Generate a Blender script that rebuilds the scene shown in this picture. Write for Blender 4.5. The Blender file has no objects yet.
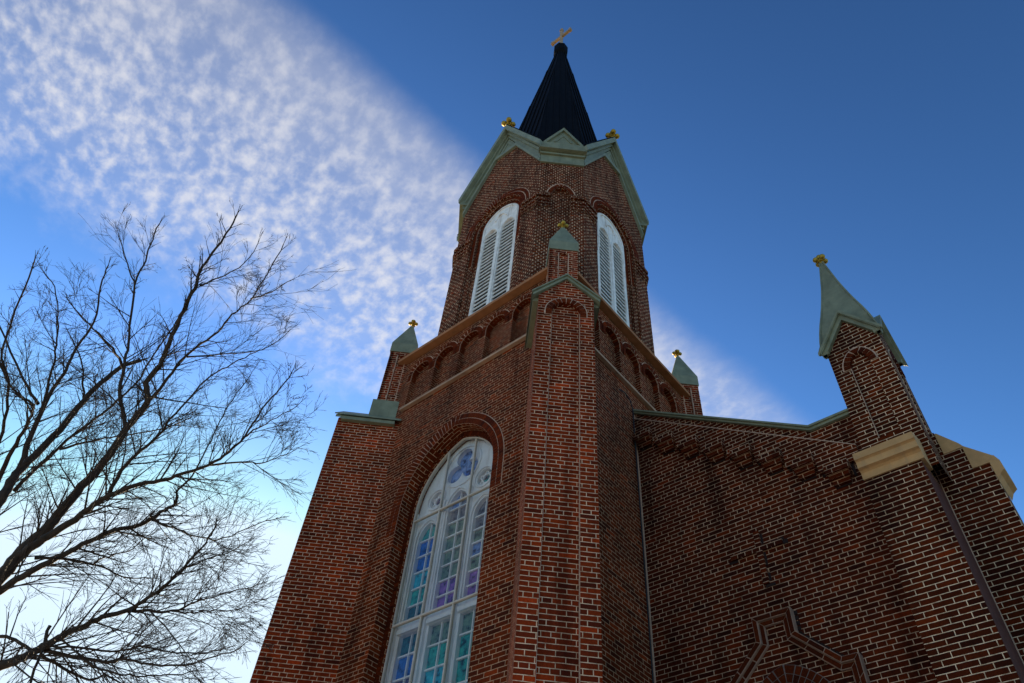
import bpy, bmesh, math, random
from math import radians, sin, cos, pi, sqrt, floor
from mathutils import Vector, Matrix
from mathutils.geometry import tessellate_polygon

# ------------------------------------------------------------------ camera, sky, sun, exposure
S = bpy.context.scene
COL = S.collection
K = 2.2                      # one layout unit in metres
EYE = 1.6                    # camera height above the ground
def W(x, y, z): return Vector((x * K, y * K, z * K + EYE))

CAMX, CAMY = 3.34945, -3.91405
YAW, PITCH, ROLL, FPX = -0.775625, 0.8575484, 0.1049323, 744.698
fw = Vector((sin(YAW) * cos(PITCH), cos(YAW) * cos(PITCH), sin(PITCH)))
rt = Vector((cos(YAW), -sin(YAW), 0)); up = rt.cross(fw)
cr, sr = cos(ROLL), sin(ROLL)
RT = rt * cr + up * sr; UP = up * cr - rt * sr
cam = bpy.data.cameras.new('camera'); cam.sensor_width = 36; cam.lens = FPX / 1024 * 36
cam.clip_start = 0.05; cam.clip_end = 6000
co = bpy.data.objects.new('camera', cam); COL.objects.link(co)
m = Matrix((RT, UP, -fw)).transposed().to_4x4(); m.translation = W(CAMX, CAMY, 0)
co.matrix_world = m
S.camera = co
CAMP = W(CAMX, CAMY, 0)
def ray(px, py): return (RT * ((px - 512) / FPX) - UP * ((py - 341.5) / FPX) + fw).normalized()

SUN_AZ, SUN_EL = radians(-63), radians(13)      # azimuth from +Y towards +X
S.render.resolution_x, S.render.resolution_y = 1024, 683
S.render.engine = 'CYCLES'
S.view_settings.view_transform = 'Standard'; S.view_settings.look = 'None'
S.view_settings.gamma = 1; S.view_settings.use_curve_mapping = False
S.view_settings.exposure = 1.36

world = bpy.data.worlds.new('World'); S.world = world; world.use_nodes = True
def build_world():
    nt = world.node_tree; N = nt.nodes; L = nt.links; N.clear()
    out = N.new('ShaderNodeOutputWorld'); bg = N.new('ShaderNodeBackground'); bg.inputs[1].default_value = 0.10
    sky = N.new('ShaderNodeTexSky'); sky.sky_type = 'NISHITA'; sky.sun_disc = False
    sky.sun_elevation = SUN_EL; sky.sun_rotation = SUN_AZ
    sky.altitude = 300; sky.air_density = 1.2; sky.dust_density = 0.5; sky.ozone_density = 6.2
    def math_(op, a, b=None, c=None, clamp=False):
        n = N.new('ShaderNodeMath'); n.operation = op; n.use_clamp = clamp
        for i, v in enumerate((a, b, c)):
            if v is None: continue
            if isinstance(v, (int, float)): n.inputs[i].default_value = v
            else: L.new(v, n.inputs[i])
        return n.outputs[0]
    def smooth(v, a, b):
        n = N.new('ShaderNodeMapRange'); n.interpolation_type = 'SMOOTHSTEP'
        L.new(v, n.inputs[0]); n.inputs[1].default_value = a; n.inputs[2].default_value = b
        return n.outputs[0]
    tc = N.new('ShaderNodeTexCoord'); sep = N.new('ShaderNodeSeparateXYZ'); L.new(tc.outputs['Generated'], sep.inputs[0])
    z = math_('MAXIMUM', sep.outputs[2], 0.03)
    px = math_('DIVIDE', sep.outputs[0], z); py = math_('DIVIDE', sep.outputs[1], z)
    cmb = N.new('ShaderNodeCombineXYZ'); L.new(px, cmb.inputs[0]); L.new(py, cmb.inputs[1])
    def noise(scale, detail, rough, dist=0, vec=None, st=(1, 1)):
        mp = N.new('ShaderNodeMapping'); mp.inputs['Scale'].default_value = (st[0], st[1], 1)
        mp.inputs['Rotation'].default_value = (0, 0, radians(25))
        L.new(vec or cmb.outputs[0], mp.inputs[0])
        n = N.new('ShaderNodeTexNoise'); n.inputs['Scale'].default_value = scale; n.inputs['Detail'].default_value = detail
        n.inputs['Roughness'].default_value = rough; n.inputs['Distortion'].default_value = dist
        L.new(mp.outputs[0], n.inputs[0]); return n.outputs[0]
    # band of altocumulus seen on the cloud plane: across = x/z - .17*y/z
    acr = math_('SUBTRACT', px, math_('MULTIPLY', py, 0.17))
    wob = noise(3.0, 5, 0.6)
    acr2 = math_('ADD', acr, math_('MULTIPLY', math_('SUBTRACT', wob, 0.5), 0.09))
    right = smooth(acr2, -0.450, -0.54)
    lw = noise(7.0, 5, 0.6)
    acr3 = math_('ADD', acr, math_('MULTIPLY', math_('SUBTRACT', lw, 0.5), 0.35))
    left = smooth(acr3, -1.10, -0.86)
    far = smooth(py, 1.7, 0.75)
    band = math_('MULTIPLY', math_('MULTIPLY', right, left), far)
    fine = noise(33, 6, 0.54, 0.12, st=(1, 1.25)); mid = noise(6, 5, 0.6)
    t = math_('ADD', math_('MULTIPLY', fine, 0.75), math_('MULTIPLY', mid, 0.35))
    cells = smooth(t, 0.44, 0.74)
    # towards the sharp upper edge the band thins to a smooth veil, the ragged side breaks into puffs
    side = smooth(acr, -0.42, -0.80)
    ripple = noise(11, 3, 0.5, 0.4, st=(0.35, 2.4))
    puff = smooth(math_('ADD', math_('MULTIPLY', t, 0.85), math_('MULTIPLY', ripple, 0.17)), 0.45, 0.74)
    veil = math_('MULTIPLY_ADD', mid, 0.55, 0.08)
    dn = math_('ADD', math_('MULTIPLY', veil, math_('MULTIPLY_ADD', side, -0.35, 0.95)), math_('MULTIPLY', puff, math_('MULTIPLY_ADD', side, 0.42, 0.18)))
    dens = math_('MULTIPLY', band, dn, clamp=True)
    # a clear winter sky: deeper away from the sun than the model gives, brighter towards it
    def vm(op, a_, b_):
        n = N.new('ShaderNodeVectorMath'); n.operation = op; L.new(a_, n.inputs[0]); n.inputs[1].default_value = b_; return n.outputs[0]
    nrm = vm('DIVIDE', sky.outputs[0], (.44, 1.05, 2.37))
    gm = N.new('ShaderNodeGamma'); gm.inputs[1].default_value = SKYG; L.new(nrm, gm.inputs[0])
    sc_out = vm('MINIMUM', vm('MULTIPLY', gm.outputs[0], (.42, 1.0, 2.36)), (3.1, 3.85, 4.5))
    mix = N.new('ShaderNodeMix'); mix.data_type = 'RGBA'
    cl = N.new('ShaderNodeRGB'); cl.outputs[0].default_value = (CLOUD[0], CLOUD[1], CLOUD[2], 1)
    L.new(math_('MULTIPLY', dens, 0.9), mix.inputs['Factor']); 
    ia = [i for i in mix.inputs if i.name == 'A' and i.type == 'RGBA'][0]; ib = [i for i in mix.inputs if i.name == 'B' and i.type == 'RGBA'][0]
    L.new(sc_out, ia); L.new(cl.outputs[0], ib)
    L.new([o for o in mix.outputs if o.type == 'RGBA'][0], bg.inputs[0]); L.new(bg.outputs[0], out.inputs[0])
CLOUD = (3.65, 3.55, 3.5); SKYG = 1.85
build_world()

sd = Vector((sin(SUN_AZ) * cos(SUN_EL), cos(SUN_AZ) * cos(SUN_EL), sin(SUN_EL)))
sl = bpy.data.lights.new('sun', 'SUN'); sl.energy = 5.0; sl.angle = radians(0.5); sl.color = (1.0, 0.80, 0.52)
so = bpy.data.objects.new('sun', sl); COL.objects.link(so); so.rotation_euler = sd.to_track_quat('Z', 'Y').to_euler()
so.location = (0, 0, 60)

# ------------------------------------------------------------------ materials
def new_mat(name):
    m = bpy.data.materials.new(name); m.use_nodes = True
    return m, m.node_tree.nodes, m.node_tree.links, m.node_tree.nodes['Principled BSDF']
def mathn(N, L, op, a, b=None, c=None):
    n = N.new('ShaderNodeMath'); n.operation = op
    for i, v in enumerate((a, b, c)):
        if v is None: continue
        if isinstance(v, (int, float)): n.inputs[i].default_value = v
        else: L.new(v, n.inputs[i])
    return n.outputs[0]
def ramp(N, L, fac, stops):
    r = N.new('ShaderNodeValToRGB'); e = r.color_ramp.elements
    e[0].position, e[0].color = stops[0][0], (*stops[0][1], 1)
    e[1].position, e[1].color = stops[-1][0], (*stops[-1][1], 1)
    for p, c in stops[1:-1]:
        q = e.new(p); q.color = (*c, 1)
    L.new(fac, r.inputs[0]); return r.outputs[0]
def mixc(N, L, fac, a, b, mode='MIX'):
    x = N.new('ShaderNodeMix'); x.data_type = 'RGBA'; x.blend_type = mode
    for k, v in (('Factor', fac), ('A', a), ('B', b)):
        s = x.inputs[k] if k == 'Factor' else [i for i in x.inputs if i.name == k and i.type == 'RGBA'][0]
        if isinstance(v, (int, float)): s.default_value = v
        elif isinstance(v, tuple): s.default_value = (*v, 1)
        else: L.new(v, s)
    return [o for o in x.outputs if o.type == 'RGBA'][0]
BRICK = [(0.0, (.060, .012, .005)), (.15, (.100, .017, .005)), (.4, (.130, .021, .005)), (.8, (.160, .025, .005)), (.95, (.20, .030, .005)), (1.0, (.30, .040, .006))]
MORTAR = (.54, .33, .20)
CH, CL = .0653, .2167
def brick_mat(name, mode='common', shift=0.0, mortar=MORTAR, red=1.0, msize=.0048, tone=1.0, bed=None, jit=.008, patch=.55):
    m, N, L, b = new_mat(name)
    uv = N.new('ShaderNodeUVMap'); uv.uv_map = 'UVMap'
    mp = N.new('ShaderNodeMapping'); mp.inputs['Location'].default_value = (shift, 0, 0); L.new(uv.outputs[0], mp.inputs[0])
    # the joints wander a little
    tcg = N.new('ShaderNodeTexCoord')
    wn = N.new('ShaderNodeTexNoise'); wn.inputs['Scale'].default_value = 6; wn.inputs['Detail'].default_value = 2
    L.new(tcg.outputs['Object'], wn.inputs[0])
    wv = N.new('ShaderNodeVectorMath'); wv.operation = 'MULTIPLY_ADD'
    L.new(wn.outputs['Color'], wv.inputs[0]); wv.inputs[1].default_value = (jit, jit, 0); L.new(mp.outputs[0], wv.inputs[2])
    def bt(width):
        t = N.new('ShaderNodeTexBrick'); L.new(wv.outputs[0], t.inputs['Vector'])
        t.inputs['Scale'].default_value = 1; t.inputs['Color1'].default_value = (0, 0, 0, 1); t.inputs['Color2'].default_value = (1, 1, 1, 1)
        t.inputs['Mortar'].default_value = (.5, .5, .5, 1)
        t.inputs['Brick Width'].default_value = width; t.inputs['Row Height'].default_value = CH
        t.inputs['Mortar Size'].default_value = msize; t.inputs['Mortar Smooth'].default_value = .12
        t.offset = .5; t.offset_frequency = 2; return t
    A = bt(CL)
    col, fac = A.outputs['Color'], A.outputs['Fac']
    if mode in ('common', 'flemish'):
        Bh = bt(CL / 2)
        sp = N.new('ShaderNodeSeparateXYZ'); L.new(wv.outputs[0], sp.inputs[0])
        row = mathn(N, L, 'FLOOR', mathn(N, L, 'DIVIDE', sp.outputs[1], CH))
        md = mathn(N, L, 'FLOORED_MODULO', row, 6.0 if mode == 'common' else 2.0)
        msk = mathn(N, L, 'LESS_THAN', md, 0.5)
        col = mixc(N, L, msk, A.outputs['Color'], Bh.outputs['Color'])
        f2 = N.new('ShaderNodeMix'); f2.data_type = 'FLOAT'; L.new(msk, f2.inputs[0]); L.new(A.outputs['Fac'], f2.inputs[2]); L.new(Bh.outputs['Fac'], f2.inputs[3])
        fac = f2.outputs[0]
    elif mode == 'header':
        Bh = bt(CL / 2); col, fac = Bh.outputs['Color'], Bh.outputs['Fac']
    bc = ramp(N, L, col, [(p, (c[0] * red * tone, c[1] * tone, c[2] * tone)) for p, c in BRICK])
    # weathering over many bricks
    n1 = N.new('ShaderNodeTexNoise'); n1.inputs['Scale'].default_value = .9; n1.inputs['Detail'].default_value = 6; n1.inputs['Roughness'].default_value = .65
    L.new(tcg.outputs['Object'], n1.inputs[0])
    w1 = ramp(N, L, n1.outputs[0], [(.3, (.62, .60, .60)), (.52, (1, 1, 1)), (.72, (1.35, 1.25, 1.2))])
    n2 = N.new('ShaderNodeTexNoise'); n2.inputs['Scale'].default_value = 60; n2.inputs['Detail'].default_value = 4
    L.new(tcg.outputs['Object'], n2.inputs[0])
    w2 = ramp(N, L, n2.outputs[0], [(.25, (.7, .7, .7)), (.75, (1.3, 1.3, 1.3))])
    # rain streaks running down the wall
    ms = N.new('ShaderNodeMapping'); ms.inputs['Scale'].default_value = (2.6, 2.6, .22); L.new(tcg.outputs['Object'], ms.inputs[0])
    n6 = N.new('ShaderNodeTexNoise'); n6.inputs['Scale'].default_value = 1.6; n6.inputs['Detail'].default_value = 7; n6.inputs['Roughness'].default_value = .6; L.new(ms.outputs[0], n6.inputs[0])
    w3 = ramp(N, L, n6.outputs[0], [(.33, (.55, .52, .50)), (.5, (1, 1, 1)), (.7, (1.15, 1.1, 1.05))])
    bc = mixc(N, L, 1.0, bc, w1, 'MULTIPLY'); bc = mixc(N, L, 1.0, bc, w2, 'MULTIPLY'); bc = mixc(N, L, 1.0, bc, w3, 'MULTIPLY')
    mc = mixc(N, L, 1.0, mortar, ramp(N, L, n1.outputs[0], [(.25, (.62, .58, .55)), (.5, (1, 1, 1)), (.75, (1.15, 1.15, 1.15))]), 'MULTIPLY')
    n3 = N.new('ShaderNodeTexNoise'); n3.inputs['Scale'].default_value = 14; n3.inputs['Detail'].default_value = 5
    L.new(tcg.outputs['Object'], n3.inputs[0])
    mc = mixc(N, L, 1.0, mc, w3, 'MULTIPLY')
    mc = mixc(N, L, 1.0, mc, ramp(N, L, n3.outputs[0], [(.36, (patch, patch * .95, patch * .9)), (.55, (1, 1, 1))]), 'MULTIPLY')
    if bed:
        sp2 = N.new('ShaderNodeSeparateXYZ'); L.new(wv.outputs[0], sp2.inputs[0])
        pp = mathn(N, L, 'PINGPONG', sp2.outputs[1], CH / 2)
        bm_ = mathn(N, L, 'LESS_THAN', pp, msize * 1.15)
        mc = mixc(N, L, bm_, mc, mixc(N, L, 1.0, mc, (bed, bed, bed), 'MULTIPLY'))
    c = mixc(N, L, fac, bc, mc)
    L.new(c, b.inputs['Base Color']); b.inputs['Roughness'].default_value = .85
    b.inputs['Specular IOR Level'].default_value = .06
    h = mathn(N, L, 'SUBTRACT', mathn(N, L, 'MULTIPLY', n2.outputs[0], .35), fac)
    bp = N.new('ShaderNodeBump'); bp.inputs['Distance'].default_value = .006; bp.inputs['Strength'].default_value = .8
    L.new(h, bp.inputs['Height']); L.new(bp.outputs[0], b.inputs['Normal'])
    return m
def paint_mat(name, col, rough=.6, var=.25, scale=3.0, metal=0.0, spec=.3, streak=None, bump=.002):
    m, N, L, b = new_mat(name)
    tc = N.new('ShaderNodeTexCoord')
    n = N.new('ShaderNodeTexNoise'); n.inputs['Scale'].default_value = scale; n.inputs['Detail'].default_value = 8; n.inputs['Roughness'].default_value = .65
    L.new(tc.outputs['Object'], n.inputs[0])
    lo, hi = 1 - var, 1 + var * .6
    c = mixc(N, L, 1.0, tuple(col), ramp(N, L, n.outputs[0], [(.3, (lo, lo, lo)), (.7, (hi, hi, hi))]), 'MULTIPLY')
    if streak:
        mp = N.new('ShaderNodeMapping'); mp.inputs['Scale'].default_value = (5, 5, .7); L.new(tc.outputs['Object'], mp.inputs[0])
        n2 = N.new('ShaderNodeTexNoise'); n2.inputs['Scale'].default_value = 2.2; n2.inputs['Detail'].default_value = 7; L.new(mp.outputs[0], n2.inputs[0])
        f = N.new('ShaderNodeMapRange'); f.inputs[1].default_value = .55; f.inputs[2].default_value = .75; L.new(n2.outputs[0], f.inputs[0])
        c = mixc(N, L, mathn(N, L, 'MULTIPLY', f.outputs[0], .6), c, tuple(streak))
    L.new(c, b.inputs['Base Color']); b.inputs['Roughness'].default_value = rough; b.inputs['Metallic'].default_value = metal
    b.inputs['Specular IOR Level'].default_value = spec
    if bump:
        n4 = N.new('ShaderNodeTexNoise'); n4.inputs['Scale'].default_value = 25; n4.inputs['Detail'].default_value = 5; L.new(tc.outputs['Object'], n4.inputs[0])
        bp = N.new('ShaderNodeBump'); bp.inputs['Distance'].default_value = bump; L.new(n4.outputs[0], bp.inputs['Height']); L.new(bp.outputs[0], b.inputs['Normal'])
    return m
def voussoir_mat(name, tone=1.0):
    m, N, L, b = new_mat(name)
    uv = N.new('ShaderNodeUVMap'); uv.uv_map = 'UVMap'
    wn = N.new('ShaderNodeTexWhiteNoise'); wn.noise_dimensions = '2D'; L.new(uv.outputs[0], wn.inputs['Vector'])
    c = ramp(N, L, wn.outputs['Value'], [(p, (q[0] * tone, q[1] * tone, q[2] * tone)) for p, q in BRICK])
    tc = N.new('ShaderNodeTexCoord'); n = N.new('ShaderNodeTexNoise'); n.inputs['Scale'].default_value = 40; n.inputs['Detail'].default_value = 4
    L.new(tc.outputs['Object'], n.inputs[0])
    c = mixc(N, L, 1.0, c, ramp(N, L, n.outputs[0], [(.25, (.7, .7, .7)), (.75, (1.3, 1.3, 1.3))]), 'MULTIPLY')
    L.new(c, b.inputs['Base Color']); b.inputs['Roughness'].default_value = .85; b.inputs['Specular IOR Level'].default_value = .06
    return m
def glass_mat(name, col, rough=.12):
    m, N, L, b = new_mat(name)
    tc = N.new('ShaderNodeTexCoord'); n = N.new('ShaderNodeTexNoise'); n.inputs['Scale'].default_value = 7; n.inputs['Detail'].default_value = 8; n.inputs['Roughness'].default_value = .7
    L.new(tc.outputs['Object'], n.inputs[0])
    c = mixc(N, L, 1.0, tuple(col), ramp(N, L, n.outputs[0], [(.38, (.08, .10, .13)), (.48, (.8, .8, .85)), (.66, (1.5, 1.4, 1.3))]), 'MULTIPLY')
    L.new(c, b.inputs['Base Color']); b.inputs['Roughness'].default_value = rough; b.inputs['Specular IOR Level'].default_value = .3
    bp = N.new('ShaderNodeBump'); bp.inputs['Distance'].default_value = .004
    n5 = N.new('ShaderNodeTexNoise'); n5.inputs['Scale'].default_value = 9; L.new(tc.outputs['Object'], n5.inputs[0])
    L.new(n5.outputs[0], bp.inputs['Height']); L.new(bp.outputs[0], b.inputs['Normal'])
    return m

M = {}
M['brick'] = brick_mat('tower_brick', tone=.8)
M['brick_buttress'] = brick_mat('buttress_brick', red=1.35, tone=.95, msize=.0052, mortar=(.74, .48, .31))
M['brick_belfry'] = brick_mat('belfry_brick', mode='header', msize=.0085, tone=.85, bed=.30, jit=.03, patch=.12, mortar=(.78, .52, .34))
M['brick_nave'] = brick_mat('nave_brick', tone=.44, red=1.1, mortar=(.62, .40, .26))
M['brick_pier'] = brick_mat('pier_brick', mode='stretcher', tone=.45, mortar=(.80, .56, .36))
M['voussoir'] = voussoir_mat('arch_brick', .8); M['voussoir_dark'] = voussoir_mat('arch_brick_dark', .5)
M['mortar'] = paint_mat('mortar', (.52, .34, .24), .9, .3, 8)
M['mortar_dark'] = paint_mat('mortar_dark', (.17, .12, .10), .9, .3, 8)
M['shade_brick'] = paint_mat('side_shade_brick', (.10, .03, .02), .85, .35, 9)
M['green'] = paint_mat('sage_green_paint', (.215, .225, .145), .55, .32, 3.5, streak=(.12, .13, .075))
M['green_light'] = paint_mat('pale_green_paint', (.235, .26, .185), .5, .3, 3.5, streak=(.15, .18, .12))
M['tan'] = paint_mat('tan_stone', (.36, .15, .06), .8, .25, 4, streak=(.22, .11, .05))
M['tan_pale'] = paint_mat('pale_tan_stone', (.52, .29, .12), .8, .25, 4, streak=(.3, .2, .12))
M['sill'] = paint_mat('sill_stone', (.42, .26, .165), .85, .3, 5, streak=(.26, .15, .10))
M['slat'] = paint_mat('weathered_slat_paint', (.68, .66, .62), .7, .4, 9, streak=(.28, .23, .18))
M['white'] = paint_mat('white_paint', (.88, .87, .86), .5, .08, 3, streak=(.55, .5, .45))
M['white_worn'] = paint_mat('worn_white_paint', (.86, .84, .82), .6, .2, 6, streak=(.34, .24, .16))
M['tan_metal'] = paint_mat('storm_frame_paint', (.52, .47, .40), .5, .12, 6)
M['gold'] = paint_mat('gilded_metal', (.46, .32, .06), .55, .35, 10, metal=.75)
M['roof'] = paint_mat('black_metal_roof', (.006, .005, .0042), .55, .5, 4, spec=.04)
M['cross'] = paint_mat('weathered_cross_metal', (.50, .34, .20), .5, .3, 12, metal=.3)
M['black'] = paint_mat('black_cable', (.01, .01, .01), .5, .1)
M['mortar_mid'] = paint_mat('mortar_medium', (.34, .21, .15), .9, .3, 8)  # mortar in a middle tone, for the door hood
M['soot_shade'] = paint_mat('soot_and_shade_brick', (.020, .009, .007), .9, .4, 9)  # dark tone for soot, and for shade painted round the corbels
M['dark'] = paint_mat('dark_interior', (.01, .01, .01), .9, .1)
GL = {'cobalt': (.02, .14, .55), 'cyan': (.03, .46, .60), 'teal': (.03, .38, .33), 'dteal': (.02, .13, .15), 'sage': (.15, .25, .18), 'grey': (.17, .18, .21),
      'violet': (.26, .12, .46), 'plum': (.10, .06, .16), 'sky': (.16, .30, .62), 'ink': (.01, .015, .03), 'aqua': (.08, .50, .62)}
for k, v in GL.items(): M['g_' + k] = glass_mat(k + '_glass', v)

# ------------------------------------------------------------------ mesh helpers
class Fr:
    """upright plane: origin (x,y) on the face, t along it, n out of it (layout units)"""
    def __init__(s, ox, oy, tx, ty, nx, ny):
        s.o = (ox, oy); s.t = (tx, ty); s.n = (nx, ny)
    def p(s, a, z, d=0.0):
        return W(s.o[0] + s.t[0] * a + s.n[0] * d, s.o[1] + s.t[1] * a + s.n[1] * d, z)
R2 = 1 / sqrt(2)
class MB:
    def __init__(s): s.v = []; s.f = []; s.uv = []; s.mi = []
    def face(s, pts, uv=None, mi=0):
        i = len(s.v); s.v += [tuple(p) for p in pts]; s.f.append(tuple(range(i, i + len(pts)))); s.uv.append(uv); s.mi.append(mi)
    def box(s, fr, a0, a1, z0, z1, d0, d1, mi=0, uv=None, skip=''):
        P = lambda a, z, d: fr.p(a, z, d)
        q = {'f': [(a0, z0, d1), (a1, z0, d1), (a1, z1, d1), (a0, z1, d1)], 'b': [(a1, z0, d0), (a0, z0, d0), (a0, z1, d0), (a1, z1, d0)],
             'l': [(a0, z0, d0), (a0, z0, d1), (a0, z1, d1), (a0, z1, d0)], 'r': [(a1, z0, d1), (a1, z0, d0), (a1, z1, d0), (a1, z1, d1)],
             't': [(a0, z1, d1), (a1, z1, d1), (a1, z1, d0), (a0, z1, d0)], 'u': [(a0, z0, d0), (a1, z0, d0), (a1, z0, d1), (a0, z0, d1)]}
        for k, c in q.items():
            if k in skip: continue
            s.face([P(*x) for x in c], uv, mi)
    def prism(s, fr, outer, d0, d1, holes=(), mi=0, back=True, hole_d0=None, uv=None, osides=True):
        """outline in (a,z) extruded from depth d0 to d1 (front), with holes"""
        loops = [list(outer)] + [list(h) for h in holes]
        flat = [q for l in loops for q in l]
        tri = tessellate_polygon([[Vector((q[0], q[1], 0)) for q in l] for l in loops])
        for t in tri:
            a, b, c = (flat[i] for i in t)
            if (b[0] - a[0]) * (c[1] - a[1]) - (b[1] - a[1]) * (c[0] - a[0]) < 0: b, c = c, b
            s.face([fr.p(*a, d1), fr.p(*b, d1), fr.p(*c, d1)], uv, mi)
            if back: s.face([fr.p(*a, d0), fr.p(*c, d0), fr.p(*b, d0)], uv, mi)
        for li, l in enumerate(loops):
            if li == 0 and not osides: continue
            dd = d0 if (li == 0 or hole_d0 is None) else hole_d0
            for i in range(len(l)):
                a, b = l[i], l[(i + 1) % len(l)]
                s.face([fr.p(*a, dd), fr.p(*b, dd), fr.p(*b, d1), fr.p(*a, d1)], uv, mi)
    def build(s, name, mats, parent=None, origin=None, recalc=True, smooth=False, autouv=True):
        me = bpy.data.meshes.new(name)
        me.from_pydata(s.v, [], s.f)
        if not isinstance(mats, (list, tuple)): mats = [mats]
        for m in mats: me.materials.append(m)
        O = origin or Vector((0, 0, 0))
        uvl = me.uv_layers.new(name='UVMap')
        me.update()
        for p in me.polygons:
            p.material_index = s.mi[p.index]; p.use_smooth = smooth
            u = s.uv[p.index]
            if u is not None:
                for li in p.loop_indices: uvl.data[li].uv = u
                continue
            n = p.normal
            if abs(n.z) > .8:
                t = Vector((1, 0, 0)); b = Vector((0, 1, 0))
            else:
                t = Vector((-n.y, n.x, 0)).normalized(); b = Vector((0, 0, 1))
                if t.x < -1e-4 or (abs(t.x) <= 1e-4 and t.y < 0): t = -t
            for li in p.loop_indices:
                q = me.vertices[me.loops[li].vertex_index].co - O
                uvl.data[li].uv = (q.dot(t), q.dot(b))
        bm = bmesh.new(); bm.from_mesh(me); bmesh.ops.remove_doubles(bm, verts=bm.verts, dist=1e-4)
        if recalc: bmesh.ops.recalc_face_normals(bm, faces=bm.faces)
        bm.to_mesh(me); bm.free()
        o = bpy.data.objects.new(name, me); COL.objects.link(o)
        if parent: o.parent = parent
        return o
def arch(w, zs, za, c=0.0, n=16, z0=None):
    """left springing -> apex -> right springing; pointed when rise > w; starts at foot z0 if given"""
    h = za - zs; pts = []
    if h > w * 1.02:
        Rr = (h * h + w * w) / (2 * w); cx = Rr - w; th = math.acos(cx / Rr)
        for i in range(n + 1):
            a = th * i / n; pts.append((c + cx - Rr * cos(a), zs + Rr * sin(a)))
        pts += [(2 * c - x, z) for x, z in reversed(pts[:-1])]
    else:
        for i in range(2 * n + 1):
            a = pi * i / (2 * n); pts.append((c - w * cos(a), zs + h * sin(a)))
    if z0 is not None: pts = [(c - w, z0)] + pts + [(c + w, z0)]
    return pts
def voussoirs(mb, fr, pts, r0, r1, d0, d1, pitch=.0300, gap=.0052, tooth=0.0, mi=0):
    """bricks laid on end around an arch line; each its own block with its own tint (uv)"""
    seg = [0.0]
    for a, b in zip(pts, pts[1:]): seg.append(seg[-1] + math.hypot(b[0] - a[0], b[1] - a[1]))
    L = seg[-1]; n = max(3, round(L / pitch)); pt = L / n
    nrm = []
    for i in range(len(pts)):
        a = pts[max(i - 1, 0)]; b = pts[min(i + 1, len(pts) - 1)]; tx, tz = b[0] - a[0], b[1] - a[1]; l = math.hypot(tx, tz) or 1
        nrm.append((-tz / l, tx / l))
    def at(s):
        s = min(max(s, 0), L)
        for i in range(len(seg) - 1):
            if s <= seg[i + 1] + 1e-9:
                f = (s - seg[i]) / max(seg[i + 1] - seg[i], 1e-9); a, b = pts[i], pts[i + 1]
                nx = nrm[i][0] * (1 - f) + nrm[i + 1][0] * f; nz = nrm[i][1] * (1 - f) + nrm[i + 1][1] * f; l = math.hypot(nx, nz) or 1
                return (a[0] + (b[0] - a[0]) * f, a[1] + (b[1] - a[1]) * f), (nx / l, nz / l)
        return pts[-1], nrm[-1]
    cx = sum(p[0] for p in (pts[0], pts[-1])) / 2
    for i in range(n):
        s0, s1 = i * pt + gap / 2, (i + 1) * pt - gap / 2
        (p, n0), (q, n1) = at(s0), at(s1)
        poly = [(p[0] + n0[0] * r0, p[1] + n0[1] * r0), (q[0] + n1[0] * r0, q[1] + n1[1] * r0), (q[0] + n1[0] * r1, q[1] + n1[1] * r1), (p[0] + n0[0] * r1, p[1] + n0[1] * r1)]
        dd = d1 + (tooth if i % 2 else 0)
        mb.prism(fr, poly, d0, dd, uv=(random.random() * 10, random.random() * 10), mi=mi, back=False)
def offset_ring(pts, r0, r1):
    def off(r):
        out = []
        for i, p in enumerate(pts):
            a = pts[max(i - 1, 0)]; b = pts[min(i + 1, len(pts) - 1)]
            tx, tz = b[0] - a[0], b[1] - a[1]; l = math.hypot(tx, tz) or 1
            out.append((p[0] - tz / l * r, p[1] + tx / l * r))
        return out
    return off(r1) + list(reversed(off(r0)))
def ring(mb, fr, pts, r0, r1, d0, d1, mi=0): mb.prism(fr, offset_ring(pts, r0, r1), d0, d1, mi=mi)
def tube_pts(mb, pts, rads, n=6, mi=0, cap=False):
    base = len(mb.v); prev = None; N_ = len(pts)
    for i, p in enumerate(pts):
        a = pts[max(i - 1, 0)]; b = pts[min(i + 1, N_ - 1)]; t = (b - a).normalized()
        if prev is None:
            u = t.orthogonal().normalized()
        else:
            u = (prev - t * prev.dot(t)); u = u.normalized() if u.length > 1e-6 else t.orthogonal().normalized()
        prev = u; w = t.cross(u)
        for k in range(n):
            an = 2 * pi * k / n; mb.v.append(tuple(p + (u * cos(an) + w * sin(an)) * rads[i]))
    for i in range(N_ - 1):
        for k in range(n):
            a = base + i * n + k; b = base + i * n + (k + 1) % n
            mb.f.append((a, b, b + n, a + n)); mb.uv.append(None); mb.mi.append(mi)
    if cap:
        for i0, rev in ((base, True), (base + (N_ - 1) * n, False)):
            idx = list(range(i0, i0 + n)); mb.f.append(tuple(reversed(idx) if rev else idx)); mb.uv.append(None); mb.mi.append(mi)
def sphere(mb, c, r, sx=1, sz=1, nu=10, nv=7, mi=0):
    P = [[c + Vector((r * sx * sin(pi * j / nv) * cos(2 * pi * i / nu), r * sx * sin(pi * j / nv) * sin(2 * pi * i / nu), r * sz * cos(pi * j / nv))) for i in range(nu)] for j in range(nv + 1)]
    for j in range(nv):
        for i in range(nu):
            q = [P[j][i], P[j + 1][i], P[j + 1][(i + 1) % nu], P[j][(i + 1) % nu]]
            if j == 0: q = [q[0], q[1], q[2]]
            elif j == nv - 1: q = [q[0], q[1], q[3]]
            mb.face(q, None, mi)
def empty(name, loc):
    o = bpy.data.objects.new(name, None); COL.objects.link(o); o.location = loc; return o

random.seed(7)
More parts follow.
